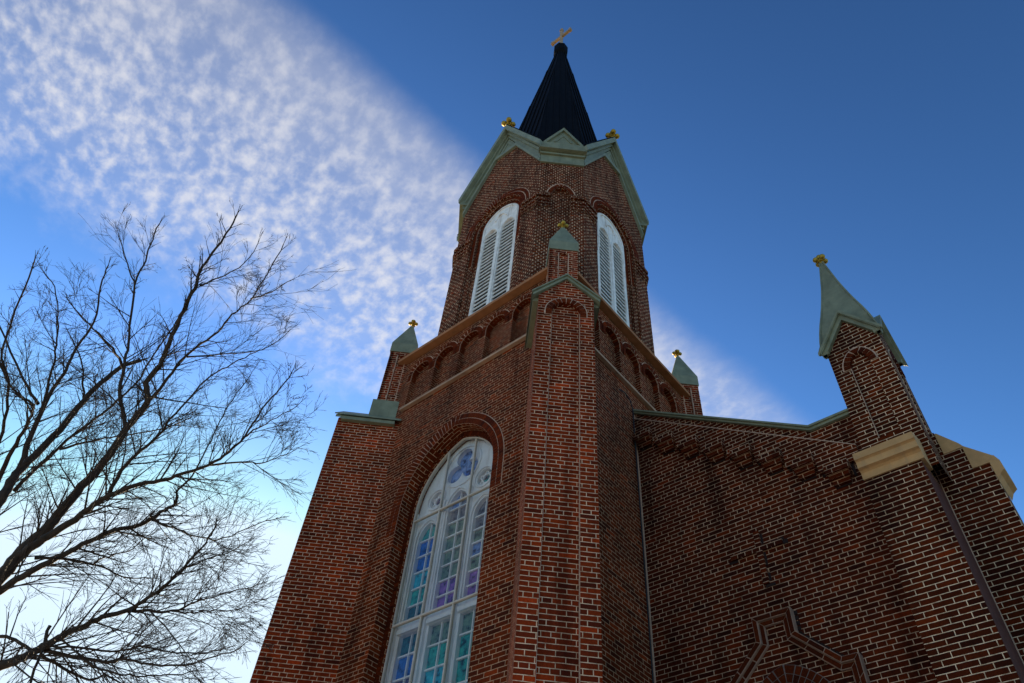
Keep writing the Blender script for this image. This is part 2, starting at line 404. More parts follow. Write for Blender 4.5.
# ------------------------------------------------------------------ ground
def ground():
    n = 40; mb = MB(); r = 900
    for i in range(n):
        for j in range(n):
            x0, x1 = -r + 2 * r * i / n, -r + 2 * r * (i + 1) / n; y0, y1 = -r + 2 * r * j / n, -r + 2 * r * (j + 1) / n
            mb.face([Vector((x0, y0, 0)), Vector((x1, y0, 0)), Vector((x1, y1, 0)), Vector((x0, y1, 0))])
    m, N, L, b = new_mat('dry_lawn')
    tc = N.new('ShaderNodeTexCoord'); t = N.new('ShaderNodeTexNoise'); t.inputs['Scale'].default_value = .35; t.inputs['Detail'].default_value = 10
    L.new(tc.outputs['Object'], t.inputs[0])
    L.new(ramp(N, L, t.outputs[0], [(.3, (.16, .15, .06)), (.7, (.32, .26, .13))]), b.inputs['Base Color']); b.inputs['Roughness'].default_value = .95
    o = mb.build('ground', m, recalc=False); o['kind'] = 'structure'
    p = MB(); f = Fr(0, 0, 1, 0, 0, 1)
    pts = [(-20, -10), (20, -10), (20, -1.9), (-20, -1.9)]
    def slab(x0, x1, y0, y1, z0, z1):
        fr = Fr(x0, y0, 1, 0, 0, 1)
        p.box(fr, 0, x1 - x0, (z0 - EYE) / K, (z1 - EYE) / K, 0, y1 - y0)
    slab(-12, 14, -16, -.1, -.1, .03)  # unseen pale slab, added to bounce warm sunlight onto the walls
    mp = paint_mat('bounce_concrete', (.55, .50, .42), .9, .2, 1.5)
    q = p.build('bounce_pavement', mp); q['kind'] = 'structure'
ground()

# ------------------------------------------------------------------ church
church = empty('church', W(0, 0, -EYE / K))
church['label'] = 'dark red brick church with louvred octagonal belfry, black spire and sage green trim'
church['category'] = 'church'
church.location = (0, 0, 0)
G = -EYE / K - .05           # foot of the walls, a little under the ground
AW = 1.04
FRONT = Fr(0, -AW, 1, 0, 0, -1); RIGHT = Fr(AW, 0, 0, 1, 1, 0)
BACK = Fr(0, AW, -1, 0, 0, 1); LEFT = Fr(-AW, 0, 0, -1, -1, 0)
SILL, ARC0, TOPW = 1.0, 4.56, 5.27
O_front = W(-AW, -AW, 0)

# window opening of the front
WIN = dict(w=.465, zs=3.40, za=3.995)
def tower():
    mb = MB()
    hole = arch(WIN['w'], WIN['zs'], WIN['za'], z0=SILL, n=22)
    mb.prism(FRONT, [(-AW, G), (AW, G), (AW, ARC0), (-AW, ARC0)], -.095, 0, [hole], back=False, osides=False)
    inner = arch(.418, 3.40, 3.945, z0=SILL + .03, n=22)
    wide = arch(WIN['w'] + .02, WIN['zs'], WIN['za'] + .02, z0=SILL - .05, n=22)
    mb.prism(FRONT, wide, -.16, -.0952, [inner], back=False)
    mb.prism(RIGHT, [(-AW, G), (AW, G), (AW, ARC0), (-AW, ARC0)], -.09, 0, back=False, osides=False)
    mb.prism(LEFT, [(-AW, G), (AW, G), (AW, ARC0), (-AW, ARC0)], -.09, 0, back=False, osides=False)
    mb.prism(BACK, [(-AW, G), (AW, G), (AW, ARC0), (-AW, ARC0)], -.09, 0, back=False, osides=False)
    mb.build('tower_wall', M['brick'], church, O_front)
    # arched brick courses round the great window
    line = arch(WIN['w'], WIN['zs'], WIN['za'], n=22, z0=3.16)
    o = MB()
    voussoirs(o, FRONT, line, .004, .050, -.02, .006)
    voussoirs(o, FRONT, line, .056, .100, -.02, .006)
    ring(o, FRONT, line, .003, .106, -.02, .002, mi=1)
    o.build('window_arch', [M['voussoir'], M['mortar']], church)
    # small header ring at the frame
    o = MB(); l2 = arch(.418, 3.40, 3.945, n=22, z0=SILL + .03)
    voussoirs(o, FRONT, l2, .002, .044, -.12, -.0905)
    o.build('window_arch', [M['voussoir_dark']], church)
    # body above (behind arcade) and floor of the belfry
    c = MB()
    f = Fr(0, -.86, 1, 0, 0, -1); c.box(f, -.95, .95, 4.58, 5.3, -1.8, 0)
    c.build('tower_core', M['brick'], church)
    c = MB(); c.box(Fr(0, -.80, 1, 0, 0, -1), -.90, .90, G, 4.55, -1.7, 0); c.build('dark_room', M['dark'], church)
tower()

def arcade(fr, centers, with_corner=True):
    mb = MB()
    w, zs, za, z0 = .112, 5.03, 5.145, 4.610
    holes = [arch(w, zs, za, c, 8, z0=z0) for c in centers]
    mb.prism(fr, [(-AW, ARC0), (AW, ARC0), (AW, TOPW), (-AW, TOPW)], -.07, 0, holes, back=False, hole_d0=-.060, osides=False)
    mb.prism(fr, [(-AW + .03, ARC0), (AW - .03, ARC0), (AW - .03, TOPW), (-AW + .03, TOPW)], -.09, -.055, back=False)
    o = mb.build('blind_arcade', M['brick'], church, fr.p(-AW, 0))
    v = MB()
    for c in centers:
        line = arch(w, zs, za, c, 10, z0=4.96)
        voussoirs(v, fr, line, .003, .050, -.05, .008, pitch=.031, gap=.007)
        voussoirs(v, fr, line, -.004, .030, -.052, -.006, pitch=.031, gap=.010)
        ring(v, fr, line, .002, .058, -.02, .0035, mi=1)
    v.build('arch_course', [M['voussoir'], M['mortar']], o)
    s = MB()
    # lower sill course, in lengths
    e = [-.755, -.31, 0, .31, .755]
    for a, b in zip(e, e[1:]): s.box(fr, a + .0015, b - .0015, 4.568, 4.592, -.02, .034)
    s.build('string_course', M['sill'], church)
    s = MB()
    s.box(fr, -.93, .93, 5.280, 5.316, -.22, .066)
    s.build('parapet_coping', M['tan'], church)
ARC = [-.62, -.31, 0, .31, .62]
arcade(FRONT, ARC); arcade(RIGHT, ARC); arcade(LEFT, ARC); arcade(BACK, ARC)

# ---- diagonal buttresses and pinnacles
def finial(x, y, z, s, parent, tilt=0):
    """gilded four-petalled finial"""
    mb = MB(); c = lambda dx, dy, dz: W(x + dx * s, y + dy * s, z + dz * s)
    tube_pts(mb, [c(0, 0, -.25), c(0, 0, .2), c(0, 0, .75)], [.10 * s * K, .07 * s * K, .06 * s * K], 8, cap=True)
    sphere(mb, c(0, 0, .12), .17 * s * K, 1.15, .5)
    for k in range(4):
        a = pi / 4 + k * pi / 2
        tube_pts(mb, [c(0, 0, .35), c(.2 * cos(a), .2 * sin(a), .42), c(.36 * cos(a), .36 * sin(a), .50)], [.13 * s * K] * 3, 6, cap=True)
        sphere(mb, c(.38 * cos(a), .38 * sin(a), .50), .25 * s * K, 1, .9, 8, 6)
    sphere(mb, c(0, 0, .90), .27 * s * K, 1, .95)
    sphere(mb, c(0, 0, .5), .26 * s * K, 1, .8)
    return mb.build('finial', M['gold'], parent, smooth=True)

def diag(sx, sy):
    n = (sx * R2, sy * R2); t = (-n[1], n[0])
    return Fr(0, 0, t[0], t[1], n[0], n[1])
def buttress(sx, sy):
    fr = diag(sx, sy); D1, H, E0, AP = 1.80, .2, 4.42, 4.66
    H = .205
    mb = MB()
    # body with stepped-back panel on the end face
    hp = .0985 + .004
    hole = arch(hp, 4.25, 4.355, 0, 10, z0=G + .3)
    mb.prism(fr, [(-H, G), (H, G), (H, E0), (0, AP - .02), (-H, E0)], 1.0, D1, [hole], back=False, hole_d0=D1 - .04)
    mb.prism(fr, [(-hp - .02, G + .2), (hp + .02, G + .2), (hp + .02, 4.42), (-hp - .02, 4.42)], D1 - .06, D1 - .032, back=False)
    o = mb.build('buttress', M['brick_buttress'], church, fr.p(-H, 0, D1))
    v = MB(); line = arch(hp, 4.25, 4.355, 0, 10, z0=4.2)
    voussoirs(v, fr, line, .0, .046, D1 - .02, D1 + .008, pitch=.031)
    ring(v, fr, line, .002, .054, D1 - .02, D1 + .004, mi=1)
    v.build('arch_course', [M['voussoir'], M['mortar']], o)
    # mortar fillets down the panel edges
    e = MB()
    for s in (-1, 1): e.box(fr, s * hp - .003, s * hp + .003, G + .35, 4.25, D1 - .035, D1 - .004)
    e.build('panel_joint', M['mortar'], o)
    # green gabled cap: rakes, roof slabs and eave boards
    g = MB()
    for s in (-1, 1):
        def q(a, z): return (s * a, z)
        g.prism(fr, [q(0, AP + .012), q(.250, E0 + .0), q(.250, E0 - .03), q(0, AP - .020)][::s], D1 - .03, D1 + .018)
        g.prism(fr, [q(0, AP + .030), q(.258, E0 + .012), q(.258, E0 - .002), q(0, AP + .013)][::s], 1.25, D1 + .030)
        g.prism(fr, [q(.205, E0 + .0), q(.246, E0 - .004), q(.246, E0 - .040), q(.205, E0 - .040)][::s], 1.3, D1 - .0305)
    g.build('gable_cap', M['green'], o)
    return o
buttress(1, -1); buttress(-1, -1)

def pinnacle(sx, sy):
    fr = diag(sx, sy); r = sqrt(2.0)
    x, y = sx * 1.0, sy * 1.0
    h = .122
    mb = MB()
    mb.box(Fr(x, y, fr.t[0], fr.t[1], fr.n[0], fr.n[1]), -h + .02, h - .02, 4.4, 5.45, -h + .02, h - .02)
    for k in range(4):
        a = k * pi / 2; t = (fr.t[0] * cos(a) - fr.t[1] * sin(a), fr.t[0] * sin(a) + fr.t[1] * cos(a)); n = (fr.n[0] * cos(a) - fr.n[1] * sin(a), fr.n[0] * sin(a) + fr.n[1] * cos(a))
        f = Fr(x, y, t[0], t[1], n[0], n[1])
        mb.box(f, -h, -.042, 4.4, 5.45, h - .03, h); mb.box(f, .042, h - .0, 4.4, 5.45, h - .03, h - .0005)
        mb.box(f, -.042, .042, 5.40, 5.45, h - .03, h - .001)
    o = mb.build('pinnacle', M['brick_buttress'], church, fr.p(-h, 0, r + h))
    j = MB()
    for k in range(4):
        a = k * pi / 2; t = (fr.t[0] * cos(a) - fr.t[1] * sin(a), fr.t[0] * sin(a) + fr.t[1] * cos(a)); n = (fr.n[0] * cos(a) - fr.n[1] * sin(a), fr.n[0] * sin(a) + fr.n[1] * cos(a))
        f = Fr(x, y, t[0], t[1], n[0], n[1])
        for s in (-1, 1): j.box(f, s * .042 - .003, s * .042 + .003, 4.5, 5.40, h - .028, h + .002)
    j.build('panel_joint', M['mortar'], o)
    g = MB(); f = Fr(x, y, fr.t[0], fr.t[1], fr.n[0], fr.n[1]); hc = .130
    z0, z1, z2 = 5.445, 5.57, 5.985
    g.box(f, -hc, hc, z0, z1, -hc, hc, skip='t')
    C = [(-hc, -hc), (hc, -hc), (hc, hc), (-hc, hc)]; tp = .014
    T = [(-tp, -tp), (tp, -tp), (tp, tp), (-tp, tp)]
    for k in range(4):
        a, b = C[k], C[(k + 1) % 4]; c, d = T[(k + 1) % 4], T[k]
        g.face([f.p(a[0], z1, a[1]), f.p(b[0], z1, b[1]), f.p(c[0], z2, c[1]), f.p(d[0], z2, d[1])])
    g.face([f.p(q[0], z2, q[1]) for q in T])
    g.build('pinnacle_cap', M['green'], o)
    b = MB(); hb = .15
    b.box(f, -hb, hb, 4.43, 4.745, -hb, hb); b.build('lead_apron', M['green'], o)
    finial(x, y, 6.0, .085, o)
for s in ((1, -1), (-1, -1), (1, 1)): pinnacle(*s)

# ---- belfry: irregular octagon
BC, BW = .95, .60
ZB0, ZB1 = 5.20, 7.93
DIAG_D = (BC + BW) * R2; DIAG_H = (BC - BW) * R2
wide = [Fr(0, -BC, 1, 0, 0, -1), Fr(BC, 0, 0, 1, 1, 0), Fr(0, BC, -1, 0, 0, 1), Fr(-BC, 0, 0, -1, -1, 0)]
def narrow(sx, sy):
    f = diag(sx, sy); return Fr(f.n[0] * DIAG_D, f.n[1] * DIAG_D, f.t[0], f.t[1], f.n[0], f.n[1])
narrows = [narrow(1, -1), narrow(1, 1), narrow(-1, 1), narrow(-1, -1)]
def gable_z(s, A, k=2.12): return A - k * abs(s)
def belfry():
    mb = MB()
    Z0 = 5.42; zs, za = 7.22, 7.60
    for fr in wide:
        hole = arch(.375, 7.20, 7.62, z0=Z0, n=14)
        out = [(-BW, ZB0), (BW, ZB0), (BW, 7.95), (.2, 8.86), (-.2, 8.86), (-BW, 7.95)]
        mb.prism(fr, out, -.04, 0, [hole], back=False, hole_d0=-.035, osides=False)
        mid = arch(.32, 7.22, 7.585, z0=Z0, n=14); wd = [(-.42, ZB0), (.42, ZB0), (.42, 7.7), (-.42, 7.7)]
        mb.prism(fr, wd, -.075, -.032, [mid], back=False, hole_d0=-.07)
        inn = arch(.268, 7.27, 7.56, z0=Z0, n=14)
        mb.prism(fr, [(-.40, ZB0), (.40, ZB0), (.40, 7.68), (-.40, 7.68)], -.12, -.066, [inn], back=False)
    for fr in narrows:
        hole = arch(.105, 7.15, 7.36, z0=5.6, n=10)
        mb.prism(fr, [(-DIAG_H, ZB0), (DIAG_H, ZB0), (DIAG_H, 7.9), (-DIAG_H, 7.9)], -.06, 0, [hole], back=False, hole_d0=-.055, osides=False)
        mb.prism(fr, [(-.2, ZB0), (.2, ZB0), (.2, 7.6), (-.2, 7.6)], -.09, -.05, back=False)
    b = mb.build('belfry_wall', M['brick_belfry'], church, wide[0].p(-BW, 0))
    v = MB()
    for fr in wide:
        l = arch(.375, 7.20, 7.62, n=16, z0=7.19)
        voussoirs(v, fr, l, .002, .046, -.02, .008); ring(v, fr, l, .002, .054, -.02, .004, mi=1); voussoirs(v, fr, l, .057, .100, -.02, .006); ring(v, fr, l, .054, .107, -.02, .003, mi=1)
        l = arch(.32, 7.22, 7.585, n=16, z0=6.6); voussoirs(v, fr, l, .002, .044, -.06, -.026, gap=.007); ring(v, fr, l, .001, .046, -.06, -.029, mi=1)
        l = arch(.268, 7.27, 7.56, n=16, z0=6.6); voussoirs(v, fr, l, .002, .044, -.10, -.060, gap=.007); ring(v, fr, l, .001, .046, -.1, -.063, mi=1)
    for fr in narrows:
        l = arch(.105, 7.15, 7.36, n=10, z0=7.14)
        voussoirs(v, fr, l, .002, .044, -.02, .008); ring(v, fr, l, .002, .058, -.02, .005, mi=1)
    v.build('arch_course', [M['voussoir'], M['mortar']], b)
    # brick impost belt, three courses stepping out, broken by the openings
    steps = ((6.89, 6.925, .010), (6.935, 6.975, .018), (6.985, 7.03, .027), (7.09, 7.13, .027), (7.14, 7.175, .015))
    # one length of belt wraps each corner of the octagon, from opening to niche
    for wi, fr in enumerate(wide):
        for sd in (-1, 1):
            i = MB()
            c = W(fr.o[0] + fr.t[0] * BW * sd, fr.o[1] + fr.t[1] * BW * sd, 0)
            nf = min(narrows, key=lambda q: min((q.p(e, 0) - c).length for e in (-DIAG_H, DIAG_H)))
            ns = -1 if (nf.p(-DIAG_H, 0) - c).length < (nf.p(DIAG_H, 0) - c).length else 1
            for k, (z0, z1, d) in enumerate(steps):
                a0, a1 = sorted((sd * .38, sd * (BW + d * .42))); i.box(fr, a0, a1, z0, z1, -.03, d)
                a0, a1 = sorted((ns * .107, ns * (DIAG_H + d * .42))); i.box(nf, a0, a1, z0, z1, -.03, d + .0012)
            i.build('impost_belt', M['brick_belfry'], b)
    # narrow brick slab at the foot of the belfry corners
    # core, so that nothing shows through
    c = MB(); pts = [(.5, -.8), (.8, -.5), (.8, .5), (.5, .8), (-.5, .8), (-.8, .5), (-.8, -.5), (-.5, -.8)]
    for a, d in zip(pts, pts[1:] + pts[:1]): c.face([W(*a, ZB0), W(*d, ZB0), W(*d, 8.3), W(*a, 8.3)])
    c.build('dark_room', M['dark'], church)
belfry()
def louvre_window(fr):
    root = None
    f = Fr(fr.o[0] - fr.n[0] * .068, fr.o[1] - fr.n[1] * .068, *fr.t, *fr.n)
    Z0 = 5.42
    mb = MB()
    out = arch(.267, 7.27, 7.559, z0=Z0, n=16)
    hl = [arch(.098, 7.04, 7.19, c, 8, z0=Z0 + .04) for c in (-.128, .128)]
    mb.prism(f, out, -.035, 0, hl)
    # raised mouldings
    o_l = arch(.255, 7.27, 7.547, z0=6.9, n=16); ring(mb, f, o_l, -.022, .0, -.0, .012)
    for c in (-.128, .128):
        l = arch(.098, 7.04, 7.19, c, 8, z0=6.7); ring(mb, f, l, .004, .022, 0, .010)
    ring(mb, f, arch(.07, 7.32, 7.41, 0, 8), 0, .018, 0, .012)
    mb.box(f, -.018, .018, Z0, 7.0, 0, .016)
    w = mb.build('louvred_window', M['white_worn'], church)
    s = MB()
    z = Z0 + .06
    while z < 7.14:
        for c in (-.128, .128):
            hw = .098
            if z > 7.04: hw = .098 * sqrt(max(0, 1 - ((z - 7.04) / .15) ** 2))
            if hw < .02: continue
            a0, a1 = c - hw, c + hw
            # sloping slat: outer lip low, inner edge high
            P = [(-.006, z), (-.006, z + .024), (-.036, z + .046), (-.036, z + .036), (-.012, z + .016), (-.012, z)]
            Q = [[f.p(a, zz, d) for d, zz in P] for a in (a0, a1)]
            for k in range(6): s.face([Q[0][k], Q[1][k], Q[1][(k + 1) % 6], Q[0][(k + 1) % 6]])
            s.face(Q[0]); s.face(Q[1][::-1])
        z += .0655 + random.uniform(-.003, .003)
    s.build('louvres', M['slat'], w)
for fr in wide: louvre_window(fr)

# ---- green cornice, gables, spire
def crown():
    for k, fr in enumerate(narrows):
        g = MB(); H = DIAG_H
        g.box(fr, -H - .006, H + .006, 7.86, 8.03, -.05, .022)
        g.box(fr, -H - .018, H + .018, 8.03, 8.06, -.05, .045)
        g.box(fr, -H - .01, H + .01, 8.06, 8.10, -.05, .03)
        g.box(fr, -H - .034, H + .034, 8.10, 8.235, -.05, .085)
        o = g.build('cornice', M['green'], church)
        p = MB(); z = 8.235
        p.prism(fr, [(-.225, z), (.225, z), (0, z + .40)], -.1, .058)
        for s in (-1, 1):
            p.prism(fr, [(s * .245, z), (s * .0, z + .435), (0, z + .375), (s * .205, z + .0)][::s], .058, .085)
            p.prism(fr, [(s * .11, z + .07), (0, z + .265), (0, z + .235), (s * .09, z + .07)][::s], .058, .066)
        p.build('small_pediment', M['green'], o)
    for k, fr in enumerate(wide):
        g = MB(); H = BW
        A_in, k_in = 9.26, 2.2
        zin = lambda s: A_in - 2.18 * abs(s)
        for s in (-1, 1):
            fr_poly = [(s * H, 7.93), (s * H, 8.24), (0, 9.50), (0, 9.26)]
            g.prism(fr, fr_poly[::s], -.05, .018)                                   # frieze
            g.prism(fr, [(s * (H + .006), 7.86), (s * (H + .006), 7.95), (s * .0, 9.29), (s * 0, 9.20)][::s] if False else [(s * H, 7.875), (s * H, 7.935), (s * .17, 8.875), (s * .17, 8.80)][::s], -.05, .034)
            g.prism(fr, [(s * (H + .02), 8.075), (s * (H + .02), 8.14), (0, 9.40), (0, 9.32)][::s], -.02, .045)
            g.prism(fr, [(s * (H + .045), 8.12), (s * (H + .062), 8.215), (0, 9.52), (0, 9.385)][::s], -.1, .10)     # crown board
        g.prism(fr, [(-.2, 8.80), (.2, 8.80), (.17, 8.875), (-.17, 8.875)], -.05, .032)   # collar beam
        g.prism(fr, [(-.17, 8.87), (.17, 8.87), (0, 9.24)], -.05, .004)
        for s in (-1, 1): g.prism(fr, [(s * .13, 8.885), (0, 9.17), (0, 9.10), (s * .095, 8.885)][::s], 0, .014)
        o = g.build('gable', M['green_light'], church)
        finial(fr.o[0] + fr.n[0] * .06, fr.o[1] + fr.n[1] * .06, 9.53, .16, o)
        r = MB()
        for s in (-1, 1):
            r.prism(fr, [(s * (H + .065), 8.222), (s * (H + .07), 8.245), (0, 9.56), (0, 9.528)][::s], -.75, .09)
        r.build('gable_roof', M['roof'], o)
    # spire
    mb = MB(); kk = .4142
    SL = .124
    def c_at(z): return .085 + (14.45 - z) * SL
    def octo(z, c): return [(c, -c * kk), (c, c * kk), (c * kk, c), (-c * kk, c), (-c, c * kk), (-c, -c * kk), (-c * kk, -c), (c * kk, -c)]
    z0, z1 = 8.55, 14.45
    a, b = octo(z0, c_at(z0)), octo(z1, c_at(z1))
    for i in range(8):
        j = (i + 1) % 8
        mb.face([W(*a[i], z0), W(*a[j], z0), W(*b[j], z1), W(*b[i], z1)])
    for i in range(8):
        j = (i + 1) % 8
        n = Vector(((a[i][0] + a[j][0]) / 2, (a[i][1] + a[j][1]) / 2, 0)).normalized()
        t = Vector((a[j][0] - a[i][0], a[j][1] - a[i][1], 0)).normalized()
        wid = math.hypot(a[j][0] - a[i][0], a[j][1] - a[i][1]) / 2
        for sm in range(-3, 4):
            off = sm * wid / 3.6
            # seam runs straight up the slope until it meets the hip
            c1 = abs(off) / kk; zt = min(z1, 14.45 - (c1 - .085) / SL) if c1 > .085 else z1
            q0 = n * c_at(z0) + t * off; q1 = n * c_at(zt) + t * off
            w = .008; hgt = .014
            p = [W(q0.x, q0.y, z0), W(q1.x, q1.y, zt)]
            nn = Vector((n.x, n.y, SL)).normalized() * hgt * K; tt = t * w * K
            for s in (-1, 1): mb.face([p[0] + tt * s, p[1] + tt * s, p[1] + tt * s + nn, p[0] + tt * s + nn])
            mb.face([p[0] - tt + nn, p[1] - tt + nn, p[1] + tt + nn, p[0] + tt + nn])
        tube_pts(mb, [W(*a[i], z0), W(*b[i], z1)], [.013 * K, .009 * K], 6)
    e8 = [(BC, -BW), (BC, BW), (BW, BC), (-BW, BC), (-BC, BW), (-BC, -BW), (-BW, -BC), (BW, -BC)]
    for i in range(8):
        j = (i + 1) % 8
        mb.face([W(e8[i][0] * .99, e8[i][1] * .99, 8.2), W(e8[j][0] * .99, e8[j][1] * .99, 8.2), W(*a[j], z0), W(*a[i], z0)])
    sp = mb.build('spire', M['roof'], church, recalc=False)
    c = MB(); prof = [(14.36, .095), (14.44, .125), (14.50, .13), (14.74, .13), (14.80, .11), (14.90, .05), (14.92, .0)]
    for (za, ra), (zb, rb) in zip(prof, prof[1:]):
        A, Bq = octo(0, ra), octo(0, rb)
        for i in range(8):
            j = (i + 1) % 8; c.face([W(*A[i], za), W(*A[j], za), W(*Bq[j], zb), W(*Bq[i], zb)])
    c.build('spire_collar', M['roof'], sp)
    x = MB(); f = Fr(0, 0, 1, 0, 0, -1)
    x.box(f, -.026, .026, 14.88, 15.86, -.024, .024); x.box(f, -.235, .235, 15.42, 15.50, -.0245, .0245)
    x.box(f, -.035, .035, 15.80, 15.88, -.03, .03)
    for s in (-1, 1): x.box(f, s * .225 - .022, s * .225 + .022, 15.405, 15.515, -.03, .03)
    x.build('cross', M['cross'], sp)
crown()

# ---- the great stained glass window
def stained_window():
    f = Fr(0, -.92, 1, 0, 0, -1)                  # storm frame plane
    z0 = SILL + .05
    fr = MB(); ol = arch(.414, 3.40, 3.94, z0=z0, n=22)
    ring(fr, f, ol, -.004, .006, -.02, .010)
    for s in (-1, 1):
        zt = 3.40 + .47
        fr.box(f, s * .1445 - .0055, s * .1445 + .0055, z0, zt, -.008, .010)
    for z in (1.62, 2.475, 3.315): fr.box(f, -.412, .412, z - .006, z + .006, -.008, .0125)
    win = fr.build('stained_glass_window', M['tan_metal'], church)
    # white timber tracery
    t = Fr(0, -.885, 1, 0, 0, -1)
    holes = []
    LZ = {-.275: (3.16, 3.28), 0: (3.33, 3.46), .275: (3.16, 3.28)}
    hw = .093
    for c, (zs, za) in LZ.items():
        holes.append(arch(hw, zs, za, c, 8, z0=2.50))
        holes.append([(c - hw - .006, 1.68), (c + hw + .006, 1.68), (c + hw + .006, 2.415), (c - hw - .006, 2.415)])
        holes.append([(c - hw - .006, z0 + .05), (c + hw + .006, z0 + .05), (c + hw + .006, 1.58), (c - hw - .006, 1.58)])
    def circ(cx, cz, r, n=20): return [(cx + r * cos(2 * pi * i / n), cz + r * sin(2 * pi * i / n)) for i in range(n)]
    stars = [(-.243, 3.475, .072), (.243, 3.475, .072)]
    for c in stars: holes.append(circ(*c))
    # trefoil
    tre = []
    cz, rr, ro = 3.69, .080, .090
    for k in range(48):
        a = 2 * pi * k / 48 + pi / 2
        best = 0
        for q in range(3):
            aq = pi / 2 + q * 2 * pi / 3; dx = cos(a - aq); disc = rr * rr - (ro * sin(a - aq)) ** 2
            if disc > 0 and dx > 0: best = max(best, ro * dx + sqrt(disc))
        best = max(best, .05); tre.append((best * cos(a), cz + best * sin(a)))
    holes.append(tre)
    mb = MB()
    mb.prism(t, arch(.43, 3.40, 3.96, z0=z0 - .02, n=22), -.045, 0, holes)
    # mouldings proud of the plate
    for c, (zs, za) in LZ.items(): ring(mb, t, arch(hw + .012, zs, za + .014, c, 8, z0=2.5), 0, .016, 0, .014)
    for cx, czz, r in stars:
        p = circ(cx, czz, r + .01, 24); ring(mb, t, p[::-1] + [p[-1]], 0, .014, 0, .012)
    p = [(.178 * cos(-a), 3.69 + .178 * sin(-a)) for a in [2 * pi * i / 32 + pi / 2 for i in range(33)]]; ring(mb, t, p, 0, .014, 0, .012)
    for s in (-1, 1):
        mb.box(t, s * .136 - .014, s * .136 + .014, z0, 3.42, 0, .022)
        mb.box(t, s * .41 - .02, s * .41 + .004, z0, 3.40, 0, .02)
    for c in LZ: mb.box(t, c - hw - .02, c + hw + .02, 2.418, 2.452, -.02, .020)
    # hexagram bars inside the two roundels
    for cx, czz, r in stars:
        for q in range(2):
            P = [(cx + r * 1.02 * cos(pi / 2 + q * pi + k * 2 * pi / 3), czz + r * 1.02 * sin(pi / 2 + q * pi + k * 2 * pi / 3)) for k in range(3)]
            for k in range(3):
                a, b = P[k], P[(k + 1) % 3]; l = math.hypot(b[0] - a[0], b[1] - a[1]); nx, nz = -(b[1] - a[1]) / l * .0055, (b[0] - a[0]) / l * .0055
                mb.prism(t, [(a[0] + nx, a[1] + nz), (b[0] + nx, b[1] + nz), (b[0] - nx, b[1] - nz), (a[0] - nx, a[1] - nz)], -.034 - q * .001, -.022 + q * .001)
    mb.build('tracery', M['white'], win)
    # glazing bars + panes
    bars = MB(); gl = MB(); names = list(GL); mats = [M['g_' + k] for k in names]
    def pane(a0, a1, za, zb, nm):
        tl = random.uniform(-.0012, .0012), random.uniform(-.0012, .0012)
        d = -.034
        gl.face([t.p(a0, za, d + tl[0]), t.p(a1, za, d + tl[1]), t.p(a1, zb, d - tl[0]), t.p(a0, zb, d - tl[1])], None, names.index(nm))
    schemes = {-.275: ['teal', 'cobalt', 'cobalt', 'cyan', 'teal', 'dteal'], 0: ['grey', 'grey', 'sage', 'sage', 'sage', 'sage', 'violet', 'violet'], .275: ['grey', 'grey', 'sage', 'sage', 'sage', 'violet', 'violet']}
    low = {-.275: ['dteal', 'cobalt', 'plum', 'plum', 'ink', 'plum'], 0: ['sage', 'teal', 'cyan', 'cyan', 'cyan', 'teal'], .275: ['sage', 'teal', 'teal', 'cyan', 'cobalt', 'cyan']}
    for c, (zs, za) in LZ.items():
        bars.box(t, c - .0042, c + .0042, 2.50, za, -.033, -.018)
        bars.box(t, c - .0042, c + .0042, 1.68, 2.415, -.033, -.018); bars.box(t, c - .0042, c + .0042, z0, 1.58, -.033, -.018)
        n = len(schemes[c]); ztop = zs - .01; st = (ztop - 2.50) / (n - 1)
        for i in range(n):
            zb = za + .01 if i == 0 else ztop - (i - 1) * st
            zl = ztop if i == 0 else ztop - i * st
            if i < n - 1 or True:
                if i: pass
            bars.box(t, c - hw, c + hw, zl - .0055, zl + .0055, -.0325, -.0185)
            for a0, a1 in ((c - hw - .01, c), (c, c + hw + .01)):
                nm = schemes[c][i]
                if random.random() < .12: nm = random.choice(['sky', 'grey', 'dteal'])
                pane(a0, a1, zl, zb, nm)
        for zlo, zhi in ((1.66, 2.43), (z0, 1.60)):
            L_ = low[c]; st = (zhi - zlo) / 5
            for i in range(5):
                zb = zhi - i * st
                if i: bars.box(t, c - hw - .006, c + hw + .006, zb - .0055, zb + .0055, -.0325, -.0185)
                for a0, a1 in ((c - hw - .016, c), (c, c + hw + .016)): pane(a0, a1, zb - st, zb, L_[i])
    for cx, czz, r in stars:
        for i in range(4):
            for j in range(4):
                q = r / 2 * 1.1
                pane(cx - r * 1.1 + i * q, cx - r * 1.1 + (i + 1) * q, czz - r * 1.1 + j * q, czz - r * 1.1 + (j + 1) * q, random.choice(['teal', 'dteal', 'ink'] if cx > 0 else ['ink', 'plum', 'ink', 'violet']))
    for a0, a1, q0, q1, nm in ((-.17, 0, 3.5, 3.66, 'sky'), (0, .17, 3.5, 3.66, 'cobalt'), (-.17, 0, 3.66, 3.9, 'sky'), (0, .17, 3.66, 3.9, 'sky')): pane(a0, a1, q0, q1, nm)
    bars.build('glazing_bars', M['white'], win); gl.build('stained_glass', mats, win)
    # outer storm glazing
    m, N, L, b = new_mat('storm_glazing'); N.remove(b)
    out = N['Material Output']; tr = N.new('ShaderNodeBsdfTransparent'); gs = N.new('ShaderNodeBsdfGlossy'); gs.inputs['Roughness'].default_value = .03
    tr.inputs[0].default_value = (.98, .98, .98, 1)
    lw = N.new('ShaderNodeFresnel'); lw.inputs[0].default_value = 1.5
    fc = mathn(N, L, 'MULTIPLY_ADD', lw.outputs[0], .95, .0)
